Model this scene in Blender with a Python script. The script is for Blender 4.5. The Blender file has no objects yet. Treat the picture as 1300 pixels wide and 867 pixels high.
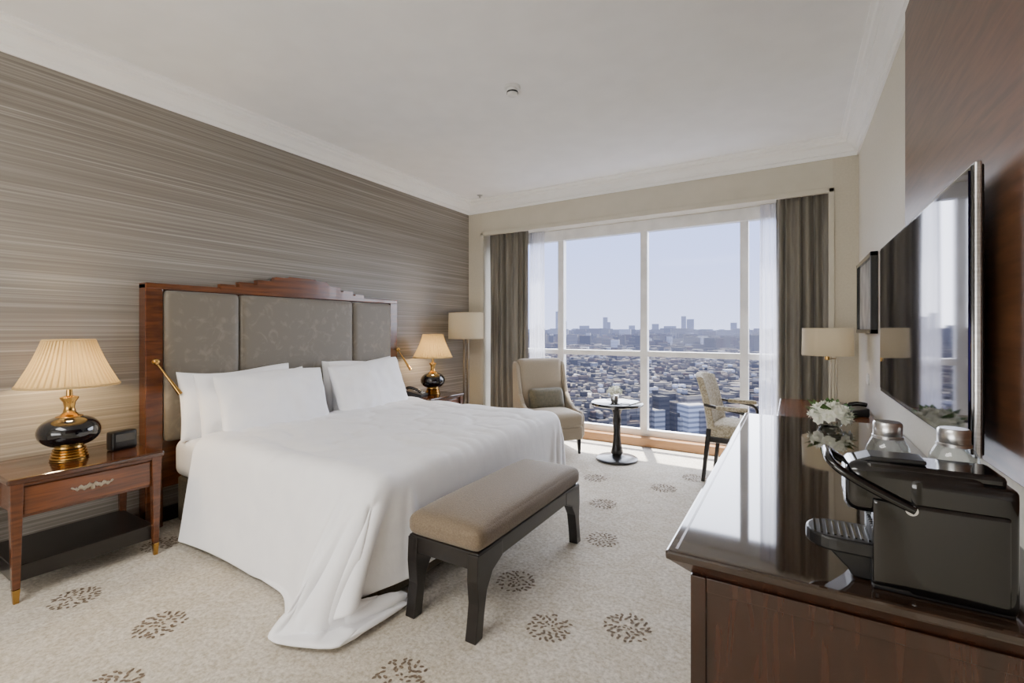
import bpy, bmesh, math, random
from mathutils import Vector, Matrix, noise
random.seed(7)
S=bpy.context.scene
COL=S.collection
H=1.31
XL,XR,YF,YB,ZC=-3.685,0.48,5.0,-2.2,2.97

# ---------------------------------------------------------------- materials
def lin(c):
    o=[]
    for v in c[:3]:
        v=v/255.0
        o.append(v/12.92 if v<=0.04045 else ((v+0.055)/1.055)**2.4)
    return (o[0],o[1],o[2],1.0)
def newmat(name):
    m=bpy.data.materials.new(name); m.use_nodes=True
    nt=m.node_tree
    return m,nt,nt.nodes['Principled BSDF'],nt.nodes['Material Output']
def pm(name,c1,c2=None,scale=(5,5,5),rough=0.5,metal=0.0,coat=0.0,bump=0.0,bscale=None,detail=4,ramp=(0.35,0.65),dist=0.0,sheen=0.0,spec=0.5,tint=None):
    m,nt,b,out=newmat(name)
    b.inputs['Roughness'].default_value=rough
    b.inputs['Metallic'].default_value=metal
    b.inputs['Coat Weight'].default_value=coat
    b.inputs['Coat Roughness'].default_value=0.04
    b.inputs['Sheen Weight'].default_value=sheen
    b.inputs['Specular IOR Level'].default_value=spec
    if tint: b.inputs['Specular Tint'].default_value=lin(tint)
    b.inputs['Base Color'].default_value=lin(c1)
    tc=nt.nodes.new('ShaderNodeTexCoord')
    def ntex(sc):
        mp=nt.nodes.new('ShaderNodeMapping'); mp.inputs['Scale'].default_value=sc
        nt.links.new(tc.outputs['Object'],mp.inputs['Vector'])
        n=nt.nodes.new('ShaderNodeTexNoise'); n.inputs['Scale'].default_value=1.0
        n.inputs['Detail'].default_value=detail; n.inputs['Distortion'].default_value=dist
        nt.links.new(mp.outputs['Vector'],n.inputs['Vector']); return n
    if c2 is None: c2=tuple(v*0.93 for v in c1)
    n=ntex(scale)
    r=nt.nodes.new('ShaderNodeValToRGB')
    r.color_ramp.elements[0].position=ramp[0]; r.color_ramp.elements[1].position=ramp[1]
    r.color_ramp.elements[0].color=lin(c1); r.color_ramp.elements[1].color=lin(c2)
    nt.links.new(n.outputs['Fac'],r.inputs['Fac']); nt.links.new(r.outputs['Color'],b.inputs['Base Color'])
    if bump>0:
        n2=ntex(bscale or scale)
        bp=nt.nodes.new('ShaderNodeBump'); bp.inputs['Strength'].default_value=bump; bp.inputs['Distance'].default_value=0.01
        nt.links.new(n2.outputs['Fac'],bp.inputs['Height']); nt.links.new(bp.outputs['Normal'],b.inputs['Normal'])
    return m

M={}
M['ceil']=pm('ceiling_paint',(240,240,239),(236,236,235),rough=0.8)
M['crown']=pm('crown_paint',(246,246,244),(243,243,241),rough=0.6)
M['beige']=pm('beige_wallcovering',(200,193,175),(194,187,169),scale=(60,60,60),rough=0.75,bump=0.1)
M['beige_lit']=pm('beige_wallcovering_lit',(218,213,199),(213,208,194),scale=(60,60,60),rough=0.75,bump=0.1)  # beige wallcovering lightened: this wall's stronger light is in the colour
M['sofit']=pm('beige_panel',(202,196,179),(197,191,174),rough=0.6)
M['frame']=pm('window_frame_white',(242,242,242),rough=0.4)
M['sill']=pm('honey_wood_sill',(176,132,88),(152,110,70),scale=(2,30,30),rough=0.35)
M['wood']=pm('mahogany_wood',(98,54,27),(70,37,19),scale=(6,6,40),rough=0.26,coat=0.25,dist=0.6)
M['woodh']=pm('mahogany_wood_horizontal',(112,62,29),(78,42,20),scale=(10,3,50),rough=0.24,coat=0.25,dist=0.6)
M['dtop']=pm('nightstand_top_gloss',(74,40,21),(52,29,16),scale=(10,3,50),rough=0.12,coat=0.5,dist=0.6)
M['walnut']=pm('walnut_gloss',(56,30,17),(38,21,13),scale=(40,4,4),rough=0.24,coat=0.2,dist=0.4)
M['top']=pm('dresser_top_lacquer',(48,34,25),(38,27,20),scale=(40,3,10),rough=0.05,coat=0.5)
M['panel']=pm('walnut_wall_panel',(104,70,47),(80,52,34),scale=(4,4,40),rough=0.36,coat=0.06,dist=0.4,spec=0.35)
M['espresso']=pm('espresso_wood',(26,21,19),(18,15,14),scale=(8,8,40),rough=0.3,coat=0.15)
M['base']=pm('dark_plinth',(30,22,18),rough=0.5)
M['taupe']=pm('taupe_upholstery',(124,108,87),(104,89,70),scale=(170,170,170),rough=0.75,bump=0.3,sheen=0.2)
M['valance']=pm('bed_base_fabric',(92,82,64),(80,71,55),scale=(120,120,120),rough=0.85,bump=0.2)
M['chairfab']=pm('armchair_fabric',(154,141,120),(142,129,108),scale=(160,160,160),rough=0.8,bump=0.2,sheen=0.2)
M['olive']=pm('olive_cushion',(98,91,70),(84,78,58),scale=(40,40,40),rough=0.75,sheen=0.2)
M['white']=pm('white_cotton',(242,242,244),(238,238,241),scale=(9,9,9),rough=0.85,bump=0.35,bscale=(5,8,5))
M['pillow']=pm('pillow_cotton',(242,242,244),(238,238,241),scale=(9,9,9),rough=0.85,bump=0.4,bscale=(9,9,9))
M['curtain']=pm('curtain_satin',(122,116,104),(98,93,83),scale=(20,20,2),rough=0.42,bump=0.1,sheen=0.3)
M['gold']=pm('brass',(190,150,84),(168,130,70),rough=0.2,metal=1.0)
M['silver']=pm('brushed_steel',(205,205,205),(188,188,188),scale=(4,4,200),rough=0.28,metal=1.0)
M['pole']=pm('satin_nickel',(168,158,140),rough=0.3,metal=1.0)
M['black']=pm('gloss_black',(9,9,11),(7,7,8),rough=0.14,coat=0.3)
M['blackm']=pm('black_plastic',(14,14,16),(10,10,12),rough=0.36)
M['glossceramic']=pm('black_glazed_ceramic',(6,7,13),(4,4,8),rough=0.06,coat=0.5)
M['screen']=pm('tv_screen_glass',(10,8,18),(8,6,14),rough=0.04,spec=0.42,tint=(128,112,232))  # purple of the reflected sky put into the specular tint
M['plastic']=pm('white_plastic',(238,238,236),rough=0.4)
M['petal']=pm('white_petals',(250,250,240),(240,242,222),scale=(60,60,60),rough=0.7)
M['leaf']=pm('green_leaves',(84,122,48),(50,88,32),scale=(50,50,50),rough=0.6)
M['motif']=pm('carpet_motif_pile',(126,110,93),(100,86,72),scale=(120,120,120),rough=0.95,bump=0.4)
M['art']=pm('framed_print',(200,196,186),(120,116,108),scale=(3,9,4),rough=0.4)

def damask():
    m,nt,b,out=newmat('damask_upholstery')
    b.inputs['Roughness'].default_value=0.55; b.inputs['Sheen Weight'].default_value=0.3
    tc=nt.nodes.new('ShaderNodeTexCoord')
    v=nt.nodes.new('ShaderNodeTexVoronoi'); v.inputs['Scale'].default_value=13; v.feature='SMOOTH_F1'
    n=nt.nodes.new('ShaderNodeTexNoise'); n.inputs['Scale'].default_value=8; n.inputs['Detail'].default_value=3; n.inputs['Distortion'].default_value=2.5
    mx=nt.nodes.new('ShaderNodeMixRGB'); mx.blend_type='MULTIPLY'; mx.inputs[0].default_value=0.6
    nt.links.new(tc.outputs['Object'],v.inputs['Vector']); nt.links.new(tc.outputs['Object'],n.inputs['Vector'])
    nt.links.new(n.outputs['Fac'],mx.inputs[1]); nt.links.new(v.outputs['Distance'],mx.inputs[2])
    r=nt.nodes.new('ShaderNodeValToRGB'); r.color_ramp.elements[0].position=0.18; r.color_ramp.elements[1].position=0.3
    r.color_ramp.elements[0].color=lin((120,112,99)); r.color_ramp.elements[1].color=lin((105,98,86))
    nt.links.new(mx.outputs[0],r.inputs['Fac']); nt.links.new(r.outputs['Color'],b.inputs['Base Color'])
    return m
M['damask']=damask()

def wallpaper():
    m,nt,b,out=newmat('striated_wallpaper')
    b.inputs['Roughness'].default_value=0.5
    tc=nt.nodes.new('ShaderNodeTexCoord')
    def n(sc,det):
        mp=nt.nodes.new('ShaderNodeMapping'); mp.inputs['Scale'].default_value=sc
        nt.links.new(tc.outputs['Object'],mp.inputs['Vector'])
        t=nt.nodes.new('ShaderNodeTexNoise'); t.inputs['Scale'].default_value=1; t.inputs['Detail'].default_value=det
        nt.links.new(mp.outputs['Vector'],t.inputs['Vector']); return t
    a=n((1,0.5,170),2); c=n((1,0.7,80),1)
    mt=nt.nodes.new('ShaderNodeMath'); mt.operation='ADD'
    nt.links.new(a.outputs['Fac'],mt.inputs[0]); nt.links.new(c.outputs['Fac'],mt.inputs[1])
    mh=nt.nodes.new('ShaderNodeMath'); mh.operation='MULTIPLY'; mh.inputs[1].default_value=0.5
    nt.links.new(mt.outputs[0],mh.inputs[0])
    r=nt.nodes.new('ShaderNodeValToRGB')
    e=r.color_ramp.elements; e[0].position=0.36; e[0].color=lin((120,113,105)); e[1].position=0.68; e[1].color=lin((166,160,152))
    k=e.new(0.52); k.color=lin((134,128,120))
    nt.links.new(mh.outputs[0],r.inputs['Fac']); nt.links.new(r.outputs['Color'],b.inputs['Base Color'])
    return m
M['paper']=wallpaper()

def carpet():
    m,nt,b,out=newmat('wool_carpet')
    b.inputs['Roughness'].default_value=0.95
    tc=nt.nodes.new('ShaderNodeTexCoord')
    n=nt.nodes.new('ShaderNodeTexNoise'); n.inputs['Scale'].default_value=55; n.inputs['Detail'].default_value=6; n.inputs['Roughness'].default_value=0.7
    n2=nt.nodes.new('ShaderNodeTexNoise'); n2.inputs['Scale'].default_value=6; n2.inputs['Detail'].default_value=3; n2.inputs['Distortion'].default_value=2.0
    nt.links.new(tc.outputs['Object'],n.inputs['Vector']); nt.links.new(tc.outputs['Object'],n2.inputs['Vector'])
    r=nt.nodes.new('ShaderNodeValToRGB'); e=r.color_ramp.elements
    e[0].position=0.36; e[0].color=lin((170,161,146)); e[1].position=0.62; e[1].color=lin((213,206,193))
    nt.links.new(n.outputs['Fac'],r.inputs['Fac'])
    r2=nt.nodes.new('ShaderNodeValToRGB'); e=r2.color_ramp.elements
    e[0].position=0.44; e[0].color=(1,1,1,1); e[1].position=0.52; e[1].color=(0.86,0.83,0.77,1)
    nt.links.new(n2.outputs['Fac'],r2.inputs['Fac'])
    mx=nt.nodes.new('ShaderNodeMixRGB'); mx.blend_type='MULTIPLY'; mx.inputs[0].default_value=0.6
    nt.links.new(r.outputs['Color'],mx.inputs[1]); nt.links.new(r2.outputs['Color'],mx.inputs[2])
    nt.links.new(mx.outputs[0],b.inputs['Base Color'])
    bp=nt.nodes.new('ShaderNodeBump'); bp.inputs['Strength'].default_value=0.5; bp.inputs['Distance'].default_value=0.008
    nt.links.new(n.outputs['Fac'],bp.inputs['Height']); nt.links.new(bp.outputs['Normal'],b.inputs['Normal'])
    return m
M['carpet']=carpet()

def shade(name,c,tr=0.5):
    m,nt,b,out=newmat(name)
    b.inputs['Base Color'].default_value=lin(c); b.inputs['Roughness'].default_value=0.8
    t=nt.nodes.new('ShaderNodeBsdfTranslucent'); t.inputs['Color'].default_value=lin(c)
    mx=nt.nodes.new('ShaderNodeMixShader'); mx.inputs[0].default_value=tr
    nt.links.new(b.outputs[0],mx.inputs[1]); nt.links.new(t.outputs[0],mx.inputs[2]); nt.links.new(mx.outputs[0],out.inputs['Surface'])
    return m
M['shade']=shade('pleated_silk_shade',(178,158,116),0.32)
M['drum']=shade('linen_drum_shade',(184,174,150),0.3)
def sheer():
    m,nt,b,out=newmat('sheer_voile')
    b.inputs['Base Color'].default_value=lin((240,240,244)); b.inputs['Roughness'].default_value=0.9
    t=nt.nodes.new('ShaderNodeBsdfTranslucent'); t.inputs['Color'].default_value=lin((240,240,248))
    tr=nt.nodes.new('ShaderNodeBsdfTransparent')
    m1=nt.nodes.new('ShaderNodeMixShader'); m1.inputs[0].default_value=0.5
    m2=nt.nodes.new('ShaderNodeMixShader'); m2.inputs[0].default_value=0.4
    nt.links.new(b.outputs[0],m1.inputs[1]); nt.links.new(t.outputs[0],m1.inputs[2])
    nt.links.new(m1.outputs[0],m2.inputs[1]); nt.links.new(tr.outputs[0],m2.inputs[2]); nt.links.new(m2.outputs[0],out.inputs['Surface'])
    return m
M['sheer']=sheer()
def thin_glass(name,tint=(240,245,245),g=0.12,f=0.6):
    m,nt,b,out=newmat(name)
    tr=nt.nodes.new('ShaderNodeBsdfTransparent'); tr.inputs['Color'].default_value=lin(tint)
    gl=nt.nodes.new('ShaderNodeBsdfGlossy'); gl.inputs['Roughness'].default_value=0.03
    lw=nt.nodes.new('ShaderNodeLayerWeight'); lw.inputs['Blend'].default_value=0.35
    mu=nt.nodes.new('ShaderNodeMath'); mu.operation='MULTIPLY_ADD'; mu.inputs[1].default_value=f; mu.inputs[2].default_value=g
    nt.links.new(lw.outputs['Fresnel'],mu.inputs[0])
    mx=nt.nodes.new('ShaderNodeMixShader')
    nt.links.new(mu.outputs[0],mx.inputs[0]); nt.links.new(tr.outputs[0],mx.inputs[1]); nt.links.new(gl.outputs[0],mx.inputs[2]); nt.links.new(mx.outputs[0],out.inputs['Surface'])
    return m
M['glass']=thin_glass('clear_glass',(244,248,248),0.05,0.4)
M['pane']=thin_glass('window_glass',(253,254,255),0.008,0.0)

# ---------------------------------------------------------------- geometry helpers
def empty(name,loc=(0,0,0),rz=0.0):
    e=bpy.data.objects.new(name,None); e.empty_display_size=0.1
    COL.objects.link(e); e.location=loc; e.rotation_euler=(0,0,rz); return e
def obj(name,me,mat,parent=None,smooth=False):
    o=bpy.data.objects.new(name,me); COL.objects.link(o)
    if mat is not None: me.materials.append(mat)
    if parent: o.parent=parent
    if smooth:
        for p in me.polygons: p.use_smooth=True
    return o
def mesh(name,v,f,mat,parent=None,smooth=False):
    me=bpy.data.meshes.new(name); me.from_pydata(v,[],f); me.update()
    bm=bmesh.new(); bm.from_mesh(me); bmesh.ops.recalc_face_normals(bm,faces=bm.faces[:]); bm.to_mesh(me); bm.free()
    return obj(name,me,mat,parent,smooth)
def bevel(o,w,seg=2):
    if w>0:
        b=o.modifiers.new('bev','BEVEL'); b.width=w; b.segments=seg; b.limit_method='ANGLE'; b.angle_limit=math.radians(40)
    return o
def box(name,x0,x1,y0,y1,z0,z1,mat,parent=None,bev=0.004):
    v=[(x,y,z) for x in (x0,x1) for y in (y0,y1) for z in (z0,z1)]
    f=[(0,1,3,2),(4,6,7,5),(0,4,5,1),(2,3,7,6),(0,2,6,4),(1,5,7,3)]
    return bevel(mesh(name,v,f,mat,parent),bev)
def prism(name,pts,axis,a0,a1,mat,parent=None,bev=0.0,smooth=False):
    def P(a,p):
        if axis=='X': return (a,p[0],p[1])
        if axis=='Y': return (p[0],a,p[1])
        return (p[0],p[1],a)
    n=len(pts); v=[P(a0,p) for p in pts]+[P(a1,p) for p in pts]
    f=[tuple(range(n)),tuple(range(2*n-1,n-1,-1))]+[(i,(i+1)%n,n+(i+1)%n,n+i) for i in range(n)]
    return bevel(mesh(name,v,f,mat,parent,smooth),bev)
def lathe(name,prof,c,mat,parent=None,seg=48,closed=True):
    v=[];f=[]
    for i,(r,z) in enumerate(prof):
        for j in range(seg):
            a=2*math.pi*j/seg
            v.append((c[0]+r*math.cos(a),c[1]+r*math.sin(a),c[2]+z))
    for i in range(len(prof)-1):
        for j in range(seg):
            k=(j+1)%seg
            f.append((i*seg+j,i*seg+k,(i+1)*seg+k,(i+1)*seg+j))
    if closed:
        f.append(tuple(range(seg-1,-1,-1))); f.append(tuple((len(prof)-1)*seg+j for j in range(seg)))
    o=mesh(name,v,f,mat,parent,True)
    e=o.modifiers.new('es','EDGE_SPLIT'); e.split_angle=math.radians(50)
    return o
def cyl(name,c,r,h,mat,parent=None,seg=32):
    return lathe(name,[(r,0),(r,h)],c,mat,parent,seg)
def tube(name,pts,r,mat,parent=None,smooth=True,radii=None):
    cu=bpy.data.curves.new(name,'CURVE'); cu.dimensions='3D'; cu.bevel_depth=r; cu.bevel_resolution=4; cu.use_fill_caps=True
    sp=cu.splines.new('NURBS' if smooth and len(pts)>2 else 'POLY'); sp.points.add(len(pts)-1)
    for i,p in enumerate(pts):
        sp.points[i].co=(*p,1)
        if radii: sp.points[i].radius=radii[i]
    if sp.type=='NURBS': sp.use_endpoint_u=True; sp.order_u=3
    o=bpy.data.objects.new(name,cu); COL.objects.link(o); cu.materials.append(mat)
    if parent: o.parent=parent
    return o
def puff(name,c,s,r,mat,parent=None,ax=2,amt=0.0,rot=None,cuts=14):
    bm=bmesh.new(); bmesh.ops.create_cube(bm,size=2.0)
    bmesh.ops.subdivide_edges(bm,edges=bm.edges[:],cuts=cuts,use_grid_fill=True)
    hs=[q/2 for q in s]
    for v in bm.verts:
        u=[max(-1,min(1,t)) for t in v.co]
        w=[math.sin(t*math.pi/2) for t in u]
        p=Vector([w[i]*hs[i] for i in range(3)])
        q=Vector([max(-(hs[i]-r),min(hs[i]-r,p[i])) for i in range(3)])
        d=p-q
        if d.length>1e-6: p=q+d.normalized()*min(r,d.length) if d.length>r else p
        o=[i for i in range(3) if i!=ax]
        k=(1-w[o[0]]**4)*(1-w[o[1]]**4)
        p[ax]+=amt*k*w[ax]
        v.co=p
    me=bpy.data.meshes.new(name); bm.to_mesh(me); bm.free()
    o=obj(name,me,mat,parent,True)
    o.location=c
    if rot: o.rotation_euler=rot
    return o
def pillow(name,w,h,t,mat,parent,seed=0):
    N=44; v=[];f=[]
    for side in (1,-1):
        for i in range(N+1):
            for j in range(N+1):
                u=math.sin((i/N*2-1)*math.pi/2); k=math.sin((j/N*2-1)*math.pi/2)
                x=w/2*u*(1-0.05*(1-k*k)*abs(u)); y=h/2*k*(1-0.07*(1-u*u)*abs(k))
                th=t/2*((1-u**2)*(1-k**2))**0.36
                p=Vector((x*5+seed,y*5,side*3))
                rad=math.sin(6*math.atan2(abs(k)+.2,abs(u)+.2)*3+seed)*0.006*(u*u*k*k)**0.3
                cr=noise.noise(p)*0.024+noise.noise(p*2.3)*0.013+0.008*noise.noise(Vector((x*22+seed,y*6,side)))+rad
                z=side*(th+cr*min(1,th/(t/2)*1.3))
                y-=0.014*math.cos(u*2.6+seed)*max(0,k)
                v.append((x,y,z))
    n1=(N+1)**2
    for i in range(N):
        for j in range(N):
            a=i*(N+1)+j
            f.append((a,a+N+1,a+N+2,a+1)); f.append((n1+a,n1+a+1,n1+a+N+2,n1+a+N+1))
    me=bpy.data.meshes.new(name); me.from_pydata(v,[],f)
    bm=bmesh.new(); bm.from_mesh(me); bmesh.ops.remove_doubles(bm,verts=bm.verts[:],dist=0.0005); bmesh.ops.recalc_face_normals(bm,faces=bm.faces[:]); bm.to_mesh(me); bm.free()
    return obj(name,me,mat,parent,True)
def leg(name,x,y,z0,z1,r0,r1,mat,parent,dx=0,dy=0):
    v=[(x+dx+a*r0,y+dy+b*r0,z0) for a,b in ((-1,-1),(1,-1),(1,1),(-1,1))]+[(x+a*r1,y+b*r1,z1) for a,b in ((-1,-1),(1,-1),(1,1),(-1,1))]
    f=[(3,2,1,0),(4,5,6,7)]+[(i,(i+1)%4,4+(i+1)%4,4+i) for i in range(4)]
    return bevel(mesh(name,v,f,mat,parent),0.003)

# ---------------------------------------------------------------- room shell
floor=box('floor',XL-0.15,XR+0.15,YB-0.15,5.45,-0.12,0,M['carpet'],None,0)
box('ceiling',XL-0.15,XR+0.15,YB-0.15,5.45,ZC,ZC+0.12,M['ceil'],None,0)
box('wall_left',XL-0.12,XL,YB-0.12,5.0,0,ZC,M['paper'],None,0)
box('wall_right',XR,XR+0.12,YB-0.12,5.45,0,ZC,M['beige_lit'],None,0)
box('wall_back',XL,XR,YB-0.12,YB,0,ZC,M['beige'],None,0)
ww=empty('wall_window')
OX0,OX1,OZ=-3.47,0.294,2.55
box('left_pier',XL-0.12,OX0,YF,5.45,0,ZC,M['beige'],ww,0)
box('right_pier',OX1,XR,YF,5.45,0,ZC,M['beige'],ww,0)
box('beam',OX0,OX1,YF,5.45,OZ,ZC,M['sofit'],ww,0)
box('casing_left',OX0-0.012,OX0+0.03,YF-0.02,YF+0.02,0,OZ+0.01,M['sofit'],ww,0.004)
box('casing_right',OX1-0.03,OX1+0.012,YF-0.02,YF+0.02,0,OZ+0.01,M['sofit'],ww,0.004)
box('casing_head',OX0-0.012,OX1+0.012,YF-0.02,YF+0.02,OZ-0.03,OZ+0.015,M['sofit'],ww,0.004)
zb=2.83
def crown(s,w):
    pr=[(0,zb-0.012),(0.014,zb-0.012),(0.020,zb+0.004),(0.020,zb+0.018),(0.034,zb+0.022),(0.040,zb+0.045),(0.062,zb+0.075),(0.092,zb+0.090),(0.092,zb+0.108),(0.116,zb+0.110),(0.125,zb+0.122),(0.145,zb+0.126),(0.145,ZC+0.001),(0,ZC+0.001)]
    return [(w+s*a,b) for a,b in pr]
prism('trim_1',crown(1,XL),'Y',YB,YF,M['crown'])
prism('trim_2',crown(-1,XR),'Y',YB,YF,M['crown'])
prism('trim_3',crown(-1,YF),'X',XL,XR,M['crown'])
prism('trim_4',crown(1,YB),'X',XL,XR,M['crown'])
box('baseboard_left',XL,XL+0.018,YB,YF,0,0.1,M['base'],None,0.003)
box('baseboard_right',XR-0.018,XR,2.0,YF,0,0.1,M['base'],None,0.003)

# ---- window
win=empty('window_1')
WY0,WY1=5.33,5.40
box('sill',OX0,OX1,5.22,5.45,0,0.095,M['sill'],win,0.004)
box('frame_bottom',OX0,OX1,WY0,WY1,0.095,0.17,M['frame'],win)
box('frame_top',OX0,OX1,WY0-0.02,WY1,2.42,OZ,M['frame'],win)
for i,x in enumerate((-3.43,-2.498,-1.461,-0.435,0.26)):
    box('mullion_%d'%i,x-0.04,x+0.04,WY0-0.01,WY1,0.15,2.45,M['frame'],win)
box('transom',OX0,OX1,WY0,WY1,1.0,1.06,M['frame'],win)
mesh('pane',[(OX0,5.37,0.1),(OX1,5.37,0.1),(OX1,5.37,2.5),(OX0,5.37,2.5)],[(0,1,2,3)],M['pane'],win)

def drape(name,x0,x1,yc,z0,z1,mat,folds,amp,seed):
    rnd=random.Random(seed); N=folds*14; R=26; v=[];f=[]
    ph=[rnd.uniform(0,6.28) for _ in range(4)]
    for k in range(R+1):
        z=z0+(z1-z0)*k/R; tz=1-k/R
        for i in range(N+1):
            s=i/N
            x=x0+(x1-x0)*s+0.012*math.sin(s*9+ph[0]+tz*1.2)
            a=2*math.pi*folds*s+0.9*math.sin(s*7+ph[1])+0.35*math.sin(tz*2+s*5)
            y=yc+amp*(0.75+0.25*math.sin(s*13+ph[2]))*math.sin(a)*(0.75+0.25*tz)+0.25*amp*math.sin(2.3*a+ph[3])
            x+=0.35*amp*math.cos(a)
            v.append((x,y,z))
    for k in range(R):
        for i in range(N):
            a=k*(N+1)+i; f.append((a,a+1,a+N+2,a+N+1))
    return mesh(name,v,f,mat,None,True)
drape('curtain',-3.44,-2.86,5.12,0.02,2.545,M['curtain'],7,0.055,1)
drape('curtain',-0.16,0.265,5.12,0.02,2.545,M['curtain'],6,0.055,2)
drape('sheer_curtain',-2.92,-2.68,5.26,0.10,2.545,M['sheer'],6,0.025,3)
drape('sheer_curtain',-0.30,-0.12,5.26,0.10,2.545,M['sheer'],6,0.025,4)

# ---------------------------------------------------------------- carpet medallions
mv=[];mf=[]
def medal(cx,cy,rot):
    for R,n,a,b in ((0.092,20,0.010,0.0065),(0.074,16,0.012,0.006),(0.055,12,0.012,0.0065),(0.036,9,0.010,0.006),(0.016,5,0.008,0.005)):
        for i in range(n):
            if random.random()<0.12: continue
            th=rot+2*math.pi*i/n+random.uniform(-.08,.08); RR=R+random.uniform(-.005,.005)
            tx,ty=cx+RR*math.cos(th),cy+RR*math.sin(th)
            aa=th+random.choice((0.8,-0.8,0.3)); s=len(mv)
            for k in range(10):
                q=2*math.pi*k/10; ex=a*math.cos(q)*(1.25 if math.cos(q)>0 else 0.8); ey=b*math.sin(q)
                mv.append((tx+ex*math.cos(aa)-ey*math.sin(aa),ty+ex*math.sin(aa)+ey*math.cos(aa),0.002))
            mf.append(tuple(range(s,s+10)))
pos=[(-.92,1.844),(-.625,2.02),(-1.236,2.09),(-1.268,1.288),(-2.407,.968),(-3.0,.85),(-2.138,.70),(-1.226,3.35),(-.915,3.94),(-3.3,1.33),
 (-1.02,2.78),(-.5,3.2),(-.75,4.35),(-1.5,3.9),(-1.75,.35),(-.8,.9),(-.45,1.4),(-2.9,.2),(-.4,.3),(-1.9,3.75),(-2.6,3.9),(-1.3,-.5),(-2.5,-.6)]
for p in pos: medal(p[0],p[1],random.random()*3)
o=mesh('carpet_motifs',mv,mf,M['motif'],floor)

# ---------------------------------------------------------------- bed
bed=empty('bed')
BX0,BX1,BY0,BY1=-3.56,-1.62,1.50,3.38
HX=-3.585; HY0,HY1=1.36,3.60; HC=2.48
box('box_base',BX0+0.02,BX1-0.02,BY0+0.02,BY1-0.02,0.03,0.33,M['valance'],bed,0.02)
for x in (BX0+.1,BX1-.12):
    for y in (BY0+.12,BY1-.12): cyl('foot',(x,y,0),0.03,0.04,M['espresso'],bed)
puff('mattress',((BX0+BX1)/2,(BY0+BY1)/2,0.455),(BX1-BX0,BY1-BY0,0.26),0.07,M['white'],bed,2,0.015,cuts=20)
box('headboard_back',XL+0.002,HX-0.03,HY0+0.01,HY1-0.01,0.25,1.60,M['wood'],bed)
box('headboard_post',XL+0.002,HX,HY0,HY0+0.10,0,1.61,M['wood'],bed,0.006)
box('headboard_post',XL+0.002,HX,HY1-0.10,HY1,0,1.61,M['wood'],bed,0.006)
box('headboard_rail',XL+0.002,HX+0.004,HY0,HY1,1.575,1.615,M['woodh'],bed,0.006)
for y0,y1 in ((HY0+0.105,HC-0.53),(HC-0.525,HC+0.525),(HC+0.53,HY1-0.105)):
    puff('headboard_panel',(HX-0.01,(y0+y1)/2,1.065),(0.07,y1-y0,1.01),0.028,M['damask'],bed,0,0.006)
half=[(0.66,1.60),(0.66,1.640),(0.56,1.640),(0.56,1.628),(0.53,1.628),(0.53,1.666),(0.42,1.666),(0.42,1.655),(0.39,1.655),(0.39,1.694),(0.28,1.694),(0.26,1.702),(0.24,1.730),(0.14,1.730),(0.12,1.742),(0.0,1.742)]
cp=[(HC-a,b) for a,b in half]+[(HC+a,b) for a,b in reversed(half[:-1])]
prism('headboard_crest',cp,'X',XL+0.06,HX+0.012,M['woodh'],bed,0.0)
for (p0,p1) in (((HX+0.055,1.395,1.10),(HX+0.14,1.50,0.885)),((HX+0.055,3.55,1.10),(HX+0.17,3.62,0.885))):
    tube('reading_light_bracket',[(HX-0.01,p0[1],p0[2]),(p0[0],p0[1],p0[2])],0.008,M['gold'],bed)
    tube('reading_light_head',[p0,tuple(p0[i]+(p1[i]-p0[i])*0.3 for i in range(3)),p1],0.008,M['gold'],bed,False,[0.7,0.7,1.9])
    lathe('reading_light_knob',[(0.004,-.022),(0.018,-.016),(0.025,0),(0.018,.016),(0.004,.022)],p0,M['gold'],bed,24)
def stand(c,seed,tilt=0.35,w=0.80,h=0.46,t=0.19,rz=0.0,roll=0.0):
    o=pillow('pillow',w,h,t,M['pillow'],bed,seed)
    up=Vector((-math.sin(tilt),0,math.cos(tilt))); rx=Vector((0,1,0)); nz=rx.cross(up)
    m=Matrix((rx,up,nz)).transposed().to_4x4()
    o.matrix_local=Matrix.Translation(c)@Matrix.Rotation(rz,4,'Z')@m@Matrix.Rotation(roll,4,'Z')
    return o
stand((-3.45,1.89,0.80),1,0.14); stand((-3.335,1.95,0.785),5,0.22,roll=0.02)
stand((-3.19,2.01,0.79),9,0.34,0.80,0.47,0.2,rz=-0.03)
stand((-3.45,3.00,0.80),13,0.14); stand((-3.335,2.98,0.80),17,0.22,roll=-0.02)
stand((-3.19,2.89,0.80),21,0.34,0.80,0.49,0.2,rz=0.03,roll=0.04)

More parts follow.
